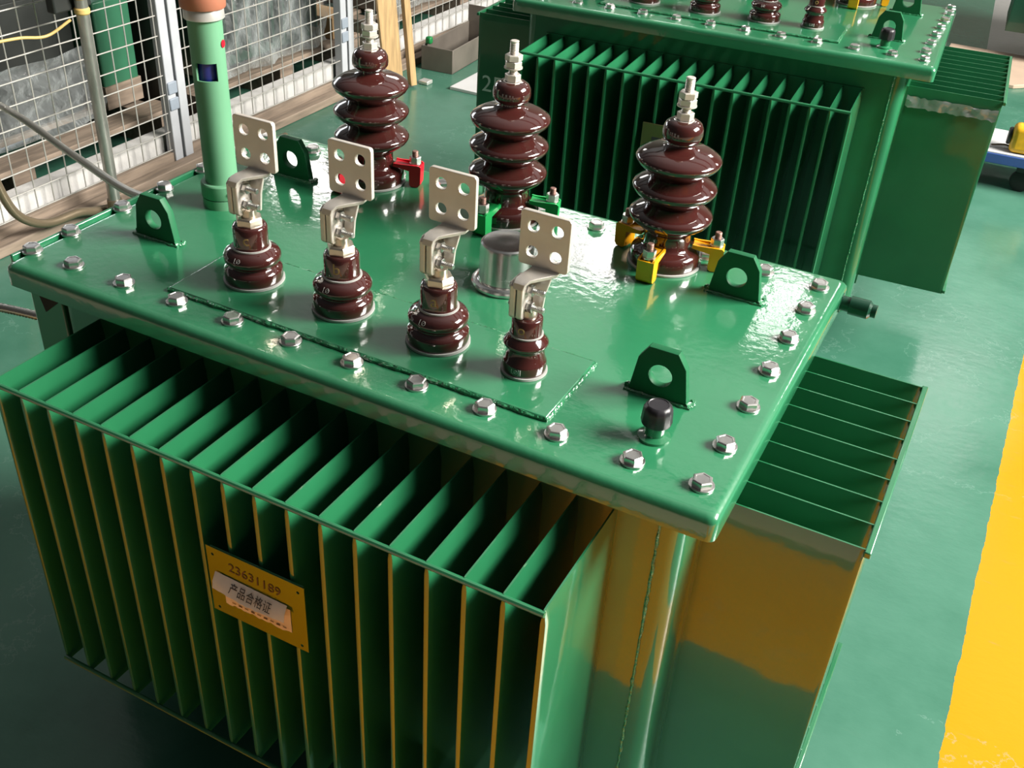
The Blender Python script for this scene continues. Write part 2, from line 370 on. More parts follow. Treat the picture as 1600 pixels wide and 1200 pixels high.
NUTM = hex_(hex_(MB(), .0140, .2570, .2665, ph=.1), .0140, .2670, .2765, ph=.5).lathe([(.0148, .2550), (.0148, .2568)], 20).mesh('lock_nut', M['tin'], 25)
HVG = MB().lathe([(.0560, 0), (.0590, .0006), (.0590, .0034), (.0555, .0042)], 48).mesh('gasket', M['gasket'])
def clamp_mesh():
    # radial direction = +x, bushing axis at x = 0
    pol = [(.041, .036), (.070, .030), (.0705, .004), (.0745, .001), (.0860, .001), (.0900, .006), (.0915, .038), (.088, .041), (.050, .041), (.042, .042)]
    mb = MB()
    for a, b in ((-.0135, -.0100), (.0100, .0135)): mb.prism(pol, 'y', a, b)
    mb.prism([(.0700, .004), (.0740, .001), (.0860, .001), (.0905, .006), (.0915, .038), (.0870, .038), (.0860, .0055), (.0745, .0055), (.0735, .030), (.0700, .030)], 'y', -.0100, .0100)
    mb.prism([(.042, .036), (.0715, .031), (.0715, .036), (.043, .0405)], 'y', -.0100, .0100)
    return mb
CLAMP = {c: clamp_mesh().mesh('retaining_clamp', M[c]) for c in ('red', 'greenplastic', 'yellowplastic')}
CSTUD = thread(MB(), .0055, .0, .0640, o=(.0785, 0, 0)).mesh('clamp_stud', M['coppery'], 25)
CNUT = MB().lathe([(.0105, .0400), (.0105, .0420)], 18, o=(.0785, 0, 0)).lathe([(.0098, .0420), (.0104, .0428), (.0104, .0528), (.0098, .0538)], 6, o=(.0785, 0, 0)).mesh('hex_nut', M['zinc'], 25)
LNUT = MB().lathe([(.0190, .0885), (.0200, .0892), (.0200, .0990), (.0180, .1010)], 6, phase=.25).lathe([(.0115, .100), (.0115, .112)], 20)
BRN = LNUT.mesh('brass_nut', M['brass'], 25)

def lv_profile(k, zs=1.0):
    p = [(.036, .003), (.0420, .0035), (.0426, .006), (.0426, .0180), (.0415, .0212), (.0365, .0245), (.0340, .0268), (.0342, .0288), (.0375, .0312), (.0406, .0345),
         (.0418, .0390), (.0412, .0432), (.0380, .0478), (.0318, .0515), (.0265, .0540), (.0252, .0575), (.0250, .0610), (.0250, .0850), (.0235, .0885), (.0205, .0895), (.012, .0898)]
    return [(r * k, z * zs) for r, z in p]
LVB = MB().lathe(lv_profile(1), 48).mesh('low_voltage_bushing', M['porcelain'], 60)
SVP = [(.024, .003), (.0288, .0035), (.0292, .006), (.0292, .0160), (.0285, .0190), (.0262, .0215), (.0255, .0300), (.0232, .0345), (.0235, .0365), (.0290, .0420), (.0302, .0450), (.0290, .0480),
       (.0230, .0540), (.0208, .0570), (.0203, .0600), (.0203, .0800), (.0190, .0820), (.012, .0825)]
LVS = MB().lathe(SVP, 44).mesh('low_voltage_bushing', M['porcelain'], 60)
def ring(r0, r1, z0_, z1_): return MB().lathe([(r0, z0_), (r1, z0_ + .0004), (r1, z1_ - .0004), (r0, z1_)], 44)
LVG = ring(.0410, .0446, 0, .0040).mesh('gasket', M['gasket']); LVG2 = ring(.0240, .0282, .0532, .0560).mesh('collar_ring', M['gasket'])
SVG = ring(.0275, .0312, 0, .0040).mesh('gasket', M['gasket']); SVG2 = ring(.0195, .0222, .0560, .0585).mesh('collar_ring', M['gasket'])

def terminal(b, z, k=1.0):
    """two-bolt clamp with a flag terminal plate; z = underside of the clamp"""
    # clamp blocks, split along x
    for x0, x1 in ((-.0180, -.0095), (-.0082, .0005)):
        pol = [(-.021, .004), (-.017, 0), (.010, 0), (.012, .004), (.012, .050), (.006, .054), (-.014, .054), (-.021, .048)]
        MB().prism([(y, z + h) for y, h in pol], 'x', x0, x1).build('clamp_block', 'tin', b, .0018, 3)
    # shelf that runs back from the clamp and bends up into the flag plate
    w = MB(); ring_ = []; T = .0050
    path = [(-.0205, .0440), (-.0190, .0515), (-.0140, .0555), (-.0060, .0570), (.0050, .0578), (.0125, .0586), (.0165, .0615), (.0180, .0690)]
    xl = (-.0130, -.0130, -.0125, -.0110, -.0085, -.0070, -.0060, -.0060); xr = (.0010, .0030, .0070, .0150, .0240, .0300, .0330, .0330)
    for i, (y, h) in enumerate(path):
        a = Vector(path[max(i - 1, 0)]); c = Vector(path[min(i + 1, len(path) - 1)]); t = (c - a).normalized(); nn = Vector((-t[1], t[0])) * T / 2
        ring_.append([(xl[i], y + nn[0], z + h + nn[1]), (xr[i], y + nn[0], z + h + nn[1]), (xr[i], y - nn[0], z + h - nn[1]), (xl[i], y - nn[0], z + h - nn[1])])
    w.loft(ring_).build('terminal_web', 'tin', b, .0008)
    MB().prism([(.0005, z + .003), (.0150, z + .003), (.0180, z + .030), (.0250, z + .0560), (.0005, z + .0560)], 'y', .0080, .0125).build('web_leg', 'tin', b, .001)
    pw, ph = .0670, .0720; px = -.0250; pz = z + .0630
    ou = rounded(px, px + pw, pz, pz + ph, .004)
    hs = [(px + pw * a, pz + ph * c, .0088) for a in (.26, .75) for c in (.26, .74)]
    pl = curve_plate(ou, hs, .0068)
    pl.v = [(x, y + .0180, zz) for x, y, zz in pl.v]
    pl.build('terminal_plate', 'tin', b, angle=30)
    for h in (.016, .040):
        m = MB(); o = (-.0040, -.006, z + h)
        m.lathe([(.0060, -.0195), (.0066, -.0185), (.0066, -.0140)], 6, o=o, axis='x')
        m.lathe([(.0085, .0040), (.0085, .0056)], 18, o=o, axis='x')
        m.lathe([(.0070, .0056), (.0076, .0062), (.0076, .0125), (.0070, .0132)], 6, o=o, axis='x')
        thread(m, .0040, .0130, .0290, axis='x', o=o)
        m.build('clamp_bolt', 'zinc', b, angle=25)
def wrapped(body, size, r, zc, ang, m, b, name):
    def f(p):
        a = ang + p.x / r
        return ((r + p.z) * math.sin(a), -(r + p.z) * math.cos(a), zc + p.y)
    return text(body, size, f, .0002).build(name, m, b)

def make_lv(T, x, y, z, letter, ang, small=False, label=None, terminals=True):
    b = link('low_voltage_bushing', LVS if small else LVB, T, loc=(x, y, z)); b['label'] = label
    link('gasket', SVG if small else LVG, b); link('collar_ring', SVG2 if small else LVG2, b)
    if small:
        MB().lathe([(.0120, .080), (.0120, .094)], 20).build('stem', 'brass', b)
        terminal(b, .0830)
        wrapped(letter, .019, .0206, .0700, ang, 'gold', b, 'letter')
    else:
        link('brass_nut', BRN, b); terminal(b, .1060)
        wrapped(letter, .023, .0253, .0725, ang, 'gold', b, 'letter')
    # fired-on maker's mark: a small ring with two strokes
    r0 = .0295 if small else .0408; zc = .0140 if small else .0470
    mk = MB()
    if not small:
        def mp(u, v): a = ang - .25 + u / .038; rr = .0390 - v * .75 + .0004; return (rr * math.sin(a), -rr * math.cos(a), .0460 + v)
    else:
        def mp(u, v): a = ang - .02 + u / .029; return (.0296 * math.sin(a), -.0296 * math.cos(a), .0120 + v)
    def stroke(pts): mk.tube([mp(*p) for p in pts], .00030 if not small else .0004, 5)
    stroke([(.0025 * math.cos(t * .628), .0025 * math.sin(t * .628)) for t in range(11)])
    stroke([(-.0022, -.0022), (.0022, .0022)]); stroke([(-.006, .003), (-.006, -.003), (-.0035, -.003)])
    if small: stroke([(.004, .004), (.004, -.004)]); stroke([(.006, .004), (.006, -.004)])
    mk.build('fired_mark', 'whitemark', b)
    return b

def make_hv(T, x, y, z, colour, angs, label):
    b = link('high_voltage_bushing', HVB, T, loc=(x, y, z)); b['label'] = label
    link('gasket', HVG, b); link('terminal_stud', STUD, b); link('hex_nut', NUTL, b); link('lock_nut', NUTM, b)
    for a in angs:
        for nm, me in (('retaining_clamp', CLAMP[colour]), ('clamp_stud', CSTUD), ('hex_nut', CNUT)):
            link(nm, me, b, rot=(0, 0, math.radians(a)))
    return b
LUGP = [(-.0395, 0), (.0395, 0), (.0315, .0530), (.0190, .0720), (-.0190, .0720), (-.0315, .0530)]
LUG = curve_plate(LUGP, [(0, .0345, .0168)], .0125, .001).mesh('lifting_lug', M['lugshaded'], 30)
def bead(pts, r=.003, step=.006):
    """an uneven run of weld along a polyline"""
    P = [Vector(p) for p in pts]; q = []
    for a, b in zip(P, P[1:]):
        n = max(2, int((b - a).length / step))
        q += [a.lerp(b, i / n) for i in range(n)]
    q.append(P[-1]); rs = [r * (0.75 + 0.5 * random.random()) for _ in q]
    return MB().tube([p + Vector((random.uniform(-1, 1), random.uniform(-1, 1), random.uniform(-.5, .5))) * r * .25 for p in q], rs, 7)
LUGW = bead([(-.046, -.0075, .0006), (.046, -.0075, .0006)], .0030)
LUGW.v += []; LUGWM = LUGW.add(*(lambda m: (m.v, m.f))(bead([(-.045, 0, .002), (-.0395, .008, .002)], .0045))).add(*(lambda m: (m.v, m.f))(bead([(.0400, -.006, .002), (.046, .004, .002), (.042, .009, .002)], .0045))).mesh('weld_bead', M['weld'])

def transformer(name, loc, rz, sp):
    T = empty(name, loc, rz); PM = sp.get('paint', 'paint')
    lx0, lx1, ly0, ly1, zt = sp['lid']
    tx0, tx1, ty0, ty1 = sp['tank']
    # lid: flat plate with a rounded, downturned rim
    prof = [(-.006, -.012), (-.002, -.0055), (.003, -.0015), (.011, 0)]
    rings = []
    def rr(ins, z):
        return [(p[0], p[1], z) for p in rounded(lx0 + ins, lx1 - ins, ly0 + ins, ly1 - ins, .012 + max(0, -ins) * .5, 4)]
    for ins, z in ((.006, zt - .035), (0, zt - .0350), (0, zt - .012), (.0012, zt - .0065), (.0045, zt - .0022), (.0100, zt - .0003), (.013, zt)):
        rings.append(rr(ins, z))
    MB().loft(rings).build('lid', 'lid', T, angle=50)
    # tank with rounded upright corners
    tp = rounded(tx0, tx1, ty0, ty1, .028, 6)
    MB().prism(tp, 'z', sp['tank_z'], zt - .030).build('tank', PM, T)
    for x in (tx0 + .12, tx1 - .20):
        MB().box(x, x + .08, ty0 + .03, ty1 - .03, FZ - loc[2], sp['tank_z']).build('skid', PM, T, .004)
    s = bead([(tx1 - .033, ty0 - .001, zt - .04), (tx1 - .033, ty0 - .001, sp['tank_z'] + .02)], .0024, .008)
    s.build('weld_seam', 'weld', T)
    bead([(tx0, ty0 - .002, zt - .037), (tx1, ty0 - .002, zt - .037)], .0022, .012).build('weld_seam', 'weld', T)
    # front radiator: row of fins + tie rods
    L = sp['finL']; n = sp['fins']; fm = fin_mesh(L).mesh('cooling_fin', M[PM], 28)
    x0, x1 = sp['finx']; yo = ty0 - L
    rad = MB(); rad.box(x0 - .006, x1 + .006, ty0 - .003, ty0 + .004, -.66, -.072)
    front = rad.build('front_radiator', PM, T)
    for i in range(n):
        link('cooling_fin', fm, front, loc=(x0 + (x1 - x0) * i / (n - 1), ty0, 0))
    for z in (-.0790, -.632):
        MB().tube([(x0 - .002, yo - .0015, z), (x1 + .002, yo - .0015, z)], .0040, 10).build('tie_rod', PM, front)
    # side radiators
    for side, sd in (('right', sp.get('right')), ('left', sp.get('left'))):
        if not sd: continue
        ya, yb, k, LL = sd
        sg = 1 if side == 'right' else -1; xw = tx1 if sg > 0 else tx0
        fr = fin_mesh(LL).mesh('cooling_fin', M[PM], 28)
        back = MB(); back.box(min(xw - .003 * sg, xw + .004 * sg), max(xw - .003 * sg, xw + .004 * sg), ya - .02, yb + .02, -.66, -.072)
        ro = back.build('side_radiator', PM, T)
        for i in range(k):
            link('cooling_fin', fr, ro, loc=(xw, ya + (yb - ya) * i / (k - 1), 0), rot=(0, 0, sg * PI / 2))
        xo = xw + sg * LL
        for z in (-.080, -.632):
            MB().box(min(xo - .001 * sg, xo + .0075 * sg), max(xo - .001 * sg, xo + .0075 * sg), ya - .006, yb + .006, z - .004, z + .005).build('tie_bar', PM, ro, .0015)
    # rim bolts
    for (x, y) in sp['bolts']: link('hex_bolt', BOLT, T, loc=(x, y, zt), rot=(0, 0, random.uniform(0, 1)))
    # raised plate under the low-voltage bushings
    a, b, c, d = sp['plate']
    MB().box(a, b, c, d, zt - .002, zt + .0060).build('bushing_plate', 'lid', T, .002)
    w = bead([(a, c, zt + .002), (b, c, zt + .002), (b, d, zt + .002), (a, d, zt + .002), (a, c, zt + .002)], .0034, .008); w.build('weld_bead', 'weld', T)
    for x, y in sp['lugs']:
        g = link('lifting_lug', LUG, T, loc=(x, y, zt), rot=(0, 0, sp.get('lugrot', 0))); link('weld_bead', LUGWM, g)
    # filler plug
    x, y = sp['plug']
    pl = MB().lathe([(.0210, 0), (.0205, .003), (.0150, .005), (.0130, .006), (.0130, .024)], 24).build('filler_neck', PM, T, loc=(x, y, zt))
    kn = MB(); seg = 36; prr = [(.0150, .021), (.0185, .0225), (.0195, .026), (.0185, .040), (.0178, .0445), (.0150, .0480), (.0128, .0490), (.0120, .0482)]
    rg = [[((r * (1 - (.05 if (i % 3 == 0 and 1 < j < 5) else 0))) * math.cos(2 * PI * i / seg), (r * (1 - (.05 if (i % 3 == 0 and 1 < j < 5) else 0))) * math.sin(2 * PI * i / seg), z) for i in range(seg)] for j, (r, z) in enumerate(prr)]
    kn.loft(rg).build('screw_cap', 'blackplastic', pl)
    # oil gauge tube etc. only on the near one
    return T, zt

# ---- near transformer
fy, ry = -0.001, 0.5615
bol = [(-0.0881 + .004, 0.0)] + [(i * .1, 0.0) for i in range(10)] + [(.9881 - .002, 0.0)]
RY = [.0871, .185, .2829, .3808, .4787, .5138 + .0195, .5633 + .010]
RY = [.0871, .1850, .2829, .3808, .4787, .5438, .5730]
spec = dict(lid=(-.0915, 1.0235, -.0505, .616, 0.0), tank=(-.045, .981, -.005, .572), tank_z=-.72, finL=.197, fins=18, finx=(.043, .888),
            right=(.083, .487, 9, .196),
            plate=(.168, .777, .0185, .170), lugs=((.0390, .1360), (.0620, .4490), (.8775, .1460), (.8800, .4620)), plug=(.9045, .0600))
B1 = [(-.0850, 0.0)] + [(i * .1, 0) for i in range(10)] + [(.9865, 0.0)]
B1 += [(.9865, y) for y in (.0871, .185, .2829, .3808, .4787, .5638)] + [(-.0850, y) for y in (.0750, .1850, .2829, .3808, .4787, .5638)]
B1 += [(x, .5638) for x in (.02, .115, .21, .305, .40, .50, .606, .705, .80, .8985)]
spec['bolts'] = B1
T1, z1_ = transformer('oil_transformer', (0, 0, 0), 0, spec)
tag(T1, 'near green oil transformer filling the foreground, with the tall green gauge tube on its lid', 'transformer')
make_lv(T1, .2533, .1060, .006, 'c', math.radians(24), label='brown low-voltage bushing lettered c')
make_lv(T1, .4121, .1060, .006, 'b', math.radians(18), label='brown low-voltage bushing lettered b')
make_lv(T1, .5705, .1030, .006, 'a', math.radians(15), label='brown low-voltage bushing lettered a')
make_lv(T1, .7038, .1010, .006, 'o', math.radians(5), True, label='small brown low-voltage bushing lettered o')
make_hv(T1, .1855, .5185, 0, 'red', (18, 138, 258), 'tall brown bushing with red clamps')
make_hv(T1, .4575, .5150, 0, 'greenplastic', (16, 136, 268), 'tall brown bushing with green clamps')
make_hv(T1, .7468, .5123, 0, 'yellowplastic', (14, 165, 270), 'tall brown bushing with yellow clamps')
# steel relief cap
MB().box(-.1000, -.0935, -.030, .600, -.0200, .0035).build('edge_strip', 'lid', T1, .002)
rc = MB().lathe([(.0505, 0), (.0520, .002), (.0520, .0055), (.0500, .0080), (.0450, .0085), (.0425, .010), (.0410, .013), (.0405, .064), (.0395, .0685), (.0370, .0705), (.0345, .0700), (.0335, .0695), (.010, .0700)], 56)
rco = rc.build('relief_cap', 'steel', T1, loc=(.5671, .3077, 0)); rco['label'] = 'polished steel cap'
mk = MB()
def mkp(u, v): a = .45 + u / .0405; return (.0406 * math.sin(a), -.0406 * math.cos(a), .0240 + v)
for pts in ([(-.006, 0), (-.003, 0)], [(-.001, 0), (.001, .003), (.003, 0), (-.001, 0)], [(.005, 0), (.0075, 0)]): mk.tube([mkp(*p) for p in pts], .0004, 5)
mk.build('stamped_mark', 'whitemark', rco)
# oil level gauge tube
g = MB().lathe([(.0340, 0), (.0340, .016)], 40).lathe([(.0340, .0175), (.0345, .0185), (.0345, .0400), (.0330, .0420), (.0285, .0422)], 40)
go = g.build('gauge_base', 'tube', T1, loc=(.0350, .2950, 0)); go['label'] = 'tall pale green oil gauge tube'
# tube wall with a real rectangular sight opening
seg = 60; zs = [.035, .2150, .2430, .3140]; th0 = math.radians(30); half = .66
angs = []
k = 44; gap = 16
for i in range(k + 1): angs.append(th0 + half + (2 * PI - 2 * half) * i / k)
for i in range(1, gap): angs.append(th0 - half + 2 * half * i / gap)
R0, R1 = .0265, .0230; tm = MB(); N_ = len(angs)
vs = []; fs = []
def idx(layer, zi, ai): return (layer * len(zs) + zi) * N_ + ai % N_
for layer, r in enumerate((R0, R1)):
    for z in zs:
        for a in angs: vs.append((r * math.sin(a), -r * math.cos(a), z))
for zi in range(3):
    for ai in range(N_):
        if zi == 1 and ai >= k: continue
        fs.append((idx(0, zi, ai), idx(0, zi, ai + 1), idx(0, zi + 1, ai + 1), idx(0, zi + 1, ai)))
        fs.append((idx(1, zi, ai), idx(1, zi + 1, ai), idx(1, zi + 1, ai + 1), idx(1, zi, ai + 1)))
for zi in (1, 2):
    for ai in range(k, N_): fs.append((idx(0, zi, ai), idx(0, zi, ai + 1), idx(1, zi, ai + 1), idx(1, zi, ai)))
for ai in (k, 0): fs.append((idx(0, 1, ai), idx(0, 2, ai), idx(1, 2, ai), idx(1, 1, ai)))
for ai in range(N_):
    fs.append((idx(0, 3, ai), idx(0, 3, ai + 1), idx(1, 3, ai + 1), idx(1, 3, ai))); fs.append((idx(0, 0, ai), idx(1, 0, ai), idx(1, 0, ai + 1), idx(0, 0, ai + 1)))
tm.add(vs, fs); tm.build('gauge_tube', 'tube', go, angle=40)
MB().lathe([(.0180, .050), (.0180, .308)], 32).build('float_rod', 'blue', go)
MB().lathe([(.0300, .3070), (.0310, .3080), (.0305, .3240), (.0300, .3250)], 40).build('cap_ring', 'silver', go)
MB().lathe([(.0335, .3235), (.0345, .3250), (.0355, .3450), (.0360, .3650), (.0280, .3780), (.010, .3820)], 40).build('cap', 'terracotta', go)
bs = MB()
for i in range(6): bs.lathe([(.004, .034), (.0045, .0345), (.0045, .0385), (.003, .040)], 10, o=(0, 0, 0))
so = MB()
a = th0 + .55; so.lathe([(.0042, .0), (.0042, .0022), (.0022, .0022), (.0022, .0005)], 14, o=(0, 0, 0), axis='x')
so.build('set_screw', 'darkmetal', go, loc=(.0345 * math.sin(a), -.0345 * math.cos(a), .029), rot=(0, 0, a - PI / 2))
rd = MB().lathe([(.0, .0), (.0060, .0004), (.0060, .0012)], 16, axis='x'); a = th0 + 1.32
rd.build('red_mark', 'red', go, loc=(.0263 * math.sin(a), -.0263 * math.cos(a), .270), rot=(0, 0, a - PI / 2))
# nameplate on the front fins
npo = empty('nameplate', (0, 0, 0), 0, T1)
NX0, NX1, NZ0, NZ1, NY = .4045, .5630, -.3205, -.2030, -.2075
pl = curve_plate([(NX0, NZ0), (NX1, NZ0), (NX1, NZ1), (NX0, NZ1)], [(NX0 + .010, NZ1 - .012, .0025), (NX1 - .010, NZ1 - .012, .0025), (NX0 + .010, NZ0 + .008, .0025), (NX1 - .010, NZ0 + .008, .0025)], .0016, .0003)
pl.v = [(x, y + NY, z) for x, y, z in pl.v]
bpy.data.objects.remove(npo)
npo = pl.build('nameplate', 'plate', T1, angle=30); npo['label'] = 'glossy nameplate with torn paper labels'
MB().box(NX0 + .004, NX1 - .004, NY + .0008, NY + .0045, NZ0 + .006, NZ1 - .002).build('backing_plate', 'paint', npo)
yP = NY - .0009
def flat(cx, cz, rot):
    c, s_ = math.cos(rot), math.sin(rot)
    return lambda p: (cx + p.x * c - p.y * s_, yP - .0004 - p.z, cz + p.x * s_ + p.y * c)
text('23631189', .0215, flat(NX0 + .078, NZ1 - .0255, -.05), .00005).build('handwritten_number', 'redink', npo)
# peach label below, grey curled strip above, both torn
def torn(x0_, x1_, top, bot, y, n=22, amp=.0018, curl=0.0, slope=0.0):
    fr, vs, fs = random, [], []
    for i in range(n + 1):
        u = i / n; x = x0_ + (x1_ - x0_) * u
        zt_ = top + slope * u + fr.uniform(-amp, amp) * .3; zb_ = bot + slope * u + fr.uniform(-amp, amp)
        vs += [(x, y, zt_), (x, y - curl * .55, (zt_ + zb_) / 2), (x, y - curl * (.7 + .3 * math.sin(u * 3.1)), zb_)]
    for i in range(n):
        for j in (0, 1): q = i * 3 + j; fs.append((q, q + 3, q + 4, q + 1))
    m = MB(); m.add(vs, fs); b2 = [(a_, b_ + .0003, c_) for a_, b_, c_ in vs]; m.add(b2, [tuple(reversed(f)) for f in fs]); return m
torn(NX0 + .024, NX0 + .134, NZ1 - .050, NZ1 - .094, yP - .0006).build('torn_label', 'orangepaper', npo)
torn(NX0 + .012, NX0 + .130, NZ1 - .0405, NZ1 - .0630, yP - .0012, amp=.0009, curl=.013, slope=-.004).build('torn_label', 'greypaper', npo)
yP = NY - .0100
def tilt(p):
    z = NZ1 - .0535 + p.y - .034 * p.x
    return (NX0 + .075 + p.x, NY - .0009 - .0012 - .0012 - p.z - .0145 * max(0, (NZ1 - .0425 - z)) / .0225, z)
text('产品合格证', .0140, tilt, .00005).build('printed_words', 'ink', npo)
yP = NY - .0024
ln = MB()
for i in range(9): x = NX0 + .036 + i * .0105; ln.box(x, x + .0060, yP - .0003, yP - .0001, NZ1 - .0878 - (.001 if i % 2 else 0), NZ1 - .0866)
ln.build('printed_lines', 'redink', npo)
# left side bracket with a black patch painting the shade in its triangular opening, drain valve at the back right
lb = MB(); lb.box(-.1130, -.044, .000, .10, -.66, -.034); lbo = lb.build('side_bracket', 'paint', T1, .003)
MB().prism([(-.093, -.0700), (-.050, -.0780), (-.083, -.1050)], 'y', -.0020, .004).build('opening_shade_patch', 'dark', lbo)
dv = MB(); DV = (0, 0, 0)
dv.lathe([(.016, -.065), (.016, -.012)], 6, axis='x'); dv.lathe([(.012, -.012), (.012, .0), (.0150, .001), (.0150, .030), (.0105, .034), (.0105, .042)], 20, axis='x')
dvo = dv.build('drain_valve', 'greensteel', T1, loc=(1.036, .579, -.0230)); 
MB().box(.968, .984, .585, .600, -.72, -.034).build('rear_stiffener', 'greensteel', T1)

# ---- second transformer behind it
lugs2 = ((.06, .172), (.06, .49), (.900, .172), (.915, .492))
B2 = [(.1665 + .0957 * i, .026) for i in range(-2, 9)] + [(1.012, .022)] + [(1.008 + .0045 * i, .102 + .092 * i) for i in range(0, 6)] + [(1.030, .632)]
spec2 = dict(paint='paint_shaded', lid=(-.105, 1.048, -.034, .655, .015), tank=(-.070, .986, 0.0, .620), tank_z=-.72, finL=.199, fins=19, finx=(.0, .882),
             right=(.103, .565, 11, .240), left=(.090, .560, 11, .190), plate=(.130, .790, .050, .205), lugs=lugs2, plug=(.905, .085), bolts=B2)
T2, _ = transformer('oil_transformer', (-.0834, 1.8139, 0), .0662, spec2)
tag(T2, 'second green oil transformer behind the foreground one, number painted on its left panel', 'transformer')
make_lv(T2, .232, .134, .021, 'c', .4, label='leftmost brown low-voltage bushing')
make_lv(T2, .408, .132, .021, 'b', .3, label='second brown low-voltage bushing from the left')
make_lv(T2, .574, .140, .021, 'a', .25, label='third brown low-voltage bushing from the left')
make_lv(T2, .704, .150, .021, 'o', .1, True, label='small brown low-voltage bushing')
make_hv(T2, .190, .555, .015, 'red', (18, 138, 258), 'tall brown bushing with red clamps')
make_hv(T2, .475, .550, .015, 'greenplastic', (16, 136, 268), 'tall brown bushing with green clamps')
make_hv(T2, .768, .530, .015, 'yellowplastic', (14, 165, 270), 'tall brown bushing with yellow clamps')
def signf(p): return (-.2435 + p.x, .0900 - .0052 - p.z, -.2870 + p.y)
text('25', .072, signf, .0002, 'LEFT').build('painted_number', 'signwhite', T2)
np2 = MB().box(.366, .480, -.2075, -.2035, -.300, -.200).build('nameplate', 'oliveplate', T2, .001); np2['label'] = 'small olive nameplate'
MB().box(.395, .425, -.2085, -.2070, -.245, -.235).build('stamped_panel', 'ink', np2)
# crumpled strip of clear tape below the fold of the side panel
def crumple(x0_, x1_, y, z0_, z1_, nx, nz, amp):
    vs = []; fs = []
    for j in range(nz + 1):
        for i in range(nx + 1):
            vs.append((x0_ + (x1_ - x0_) * i / nx, y + random.uniform(-amp, amp), z0_ + (z1_ - z0_) * j / nz + random.uniform(-.003, .003)))
    for j in range(nz):
        for i in range(nx): q = j * (nx + 1) + i; fs.append((q, q + 1, q + nx + 2, q + nx + 1))
    return MB().add(vs, fs)
crumple(.992, 1.222, .094, -.128, -.100, 26, 4, .0022).build('tape_strip', 'tape', T2)

# ---- third transformer, only its corner shows
spec3 = dict(lid=(0, 1.1, -.05, .62, 0), tank=(.0, 1.0, 0, .6), tank_z=-.72, finL=.197, fins=18, finx=(.05, .95), left=(.08, .50, 9, .19), plate=(.2, .8, .02, .17), lugs=((.05, .13),), plug=(.9, .06), bolts=[])
T3 = empty('oil_transformer', (1.155, 5.42, 0), .07)
tag(T3, 'dark green transformer tank at the top right corner of the photo', 'transformer')
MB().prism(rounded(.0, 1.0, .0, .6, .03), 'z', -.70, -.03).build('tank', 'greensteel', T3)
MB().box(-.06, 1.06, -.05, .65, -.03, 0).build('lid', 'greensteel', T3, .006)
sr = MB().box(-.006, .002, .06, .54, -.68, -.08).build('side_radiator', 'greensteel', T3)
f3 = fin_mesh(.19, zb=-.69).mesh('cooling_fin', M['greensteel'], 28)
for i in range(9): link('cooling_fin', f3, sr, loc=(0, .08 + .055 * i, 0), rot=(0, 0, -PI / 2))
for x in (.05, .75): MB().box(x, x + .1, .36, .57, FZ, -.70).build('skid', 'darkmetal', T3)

# ------------------------------------------------------------------ mesh fence on the left
FX = -1.62; PIT = .0690
def fence(y0, y1, label, ztop=.55, zbot=-.785):
    F = empty('mesh_fence_panel', (FX, y0, FZ)); tag(F, label, 'fence', 'mesh fence panels'); o = (FX, y0, FZ)
    h = ztop - FZ
    for y in (0, y1 - y0 - .042):
        MB().box(-.020, .020, y, y + .042, 0, h).build('post', 'fencepost', F, .003)
    for z in (zbot - FZ - .045, h - .04): MB().box(-.012, .012, .042, y1 - y0 - .042, z, z + .04).build('rail', 'oldwood' if z < .5 else 'fencepost', F, .002)
    w = MB(); zz = zbot - FZ
    k0 = math.ceil((y0 + .045 - 1.271) / PIT)
    y = 1.271 + k0 * PIT
    while y < y1 - .045: w.tube([(.004, y - y0, zz), (.004, y - y0, h - .01)], .0024, 6); y += PIT
    z = -.146 - 9 * .0705
    while z < ztop: 
        if z > zbot: w.tube([(.008, .03, z - FZ), (.008, y1 - y0 - .03, z - FZ)], .0024, 6)
        z += .0705
    w.build('wire_mesh', 'wire', F)
    for z in (.22, .28, 1.0): 
        MB().box(.014, .026, y1 - y0 - .040, y1 - y0 + .006, z, z + .045).build('hinge_plate', 'hinge', F, .004)
    return F
fence(-.60, 1.872, 'long wire mesh fence panel behind the upright galvanised pipe')
fence(1.885, 2.957, 'wire mesh fence panel in front of the plastic-wrapped machine')
fence(2.970, 5.20, 'wire mesh fence panel behind the leaning timber planks')
# kerb behind the fence
kb = MB().box(FX - .10, FX - .035, -.6, 5.2, FZ, -.735).build('concrete_kerb', 'plinth', None, .004); tag(kb, 'long pale concrete kerb at the foot of the mesh fence', 'kerb')
tb = MB().box(FX + .0275, FX + .080, .2, 5.2, FZ, FZ + .035).build('timber_batten', 'oldwood', None, .004); tag(tb, 'long brown timber batten on the floor along the fence', 'batten')

# ------------------------------------------------------------------ conduits and pipe by the fence
P = empty('upright_pipe', (-1.45, 1.375, FZ)); tag(P, 'upright galvanised pipe in front of the mesh fence', 'pipe')
MB().tube([(0, 0, 0), (0, .0, .30), (0, .0, .95)], .0195, 20).build('pipe', 'galv', P)
MB().lathe([(.0235, .030), (.0250, .034), (.0250, .075), (.0235, .080)], 20).build('coupling', 'hose', P)
MB().lathe([(.0205, .690), (.0235, .694), (.0235, .706), (.0205, .710)], 20).build('tape_band', 'yellowtape', P)
MB().lathe([(.0205, .735), (.0235, .739), (.0235, .85), (.0205, .855)], 20).build('tape_band', 'yellowtape', P)
MB().box(-.055, -.020, -.085, .060, .700, .86).build('junction_box', 'darkmetal', P, .006)
wv = empty('earth_wire', (-1.45, .95, -.18)); bpy.data.objects.remove(wv)
ew = MB().tube(curvepts([(-1.53, .90, -.185), (-1.52, 1.07, -.195), (-1.51, 1.18, -.200), (-1.50, 1.27, -.212), (-1.472, 1.345, -.175)]), .0045, 8).build('earth_wire', 'yellowtape'); tag(ew, 'thin yellow wire running to the junction on the upright pipe', 'wire')
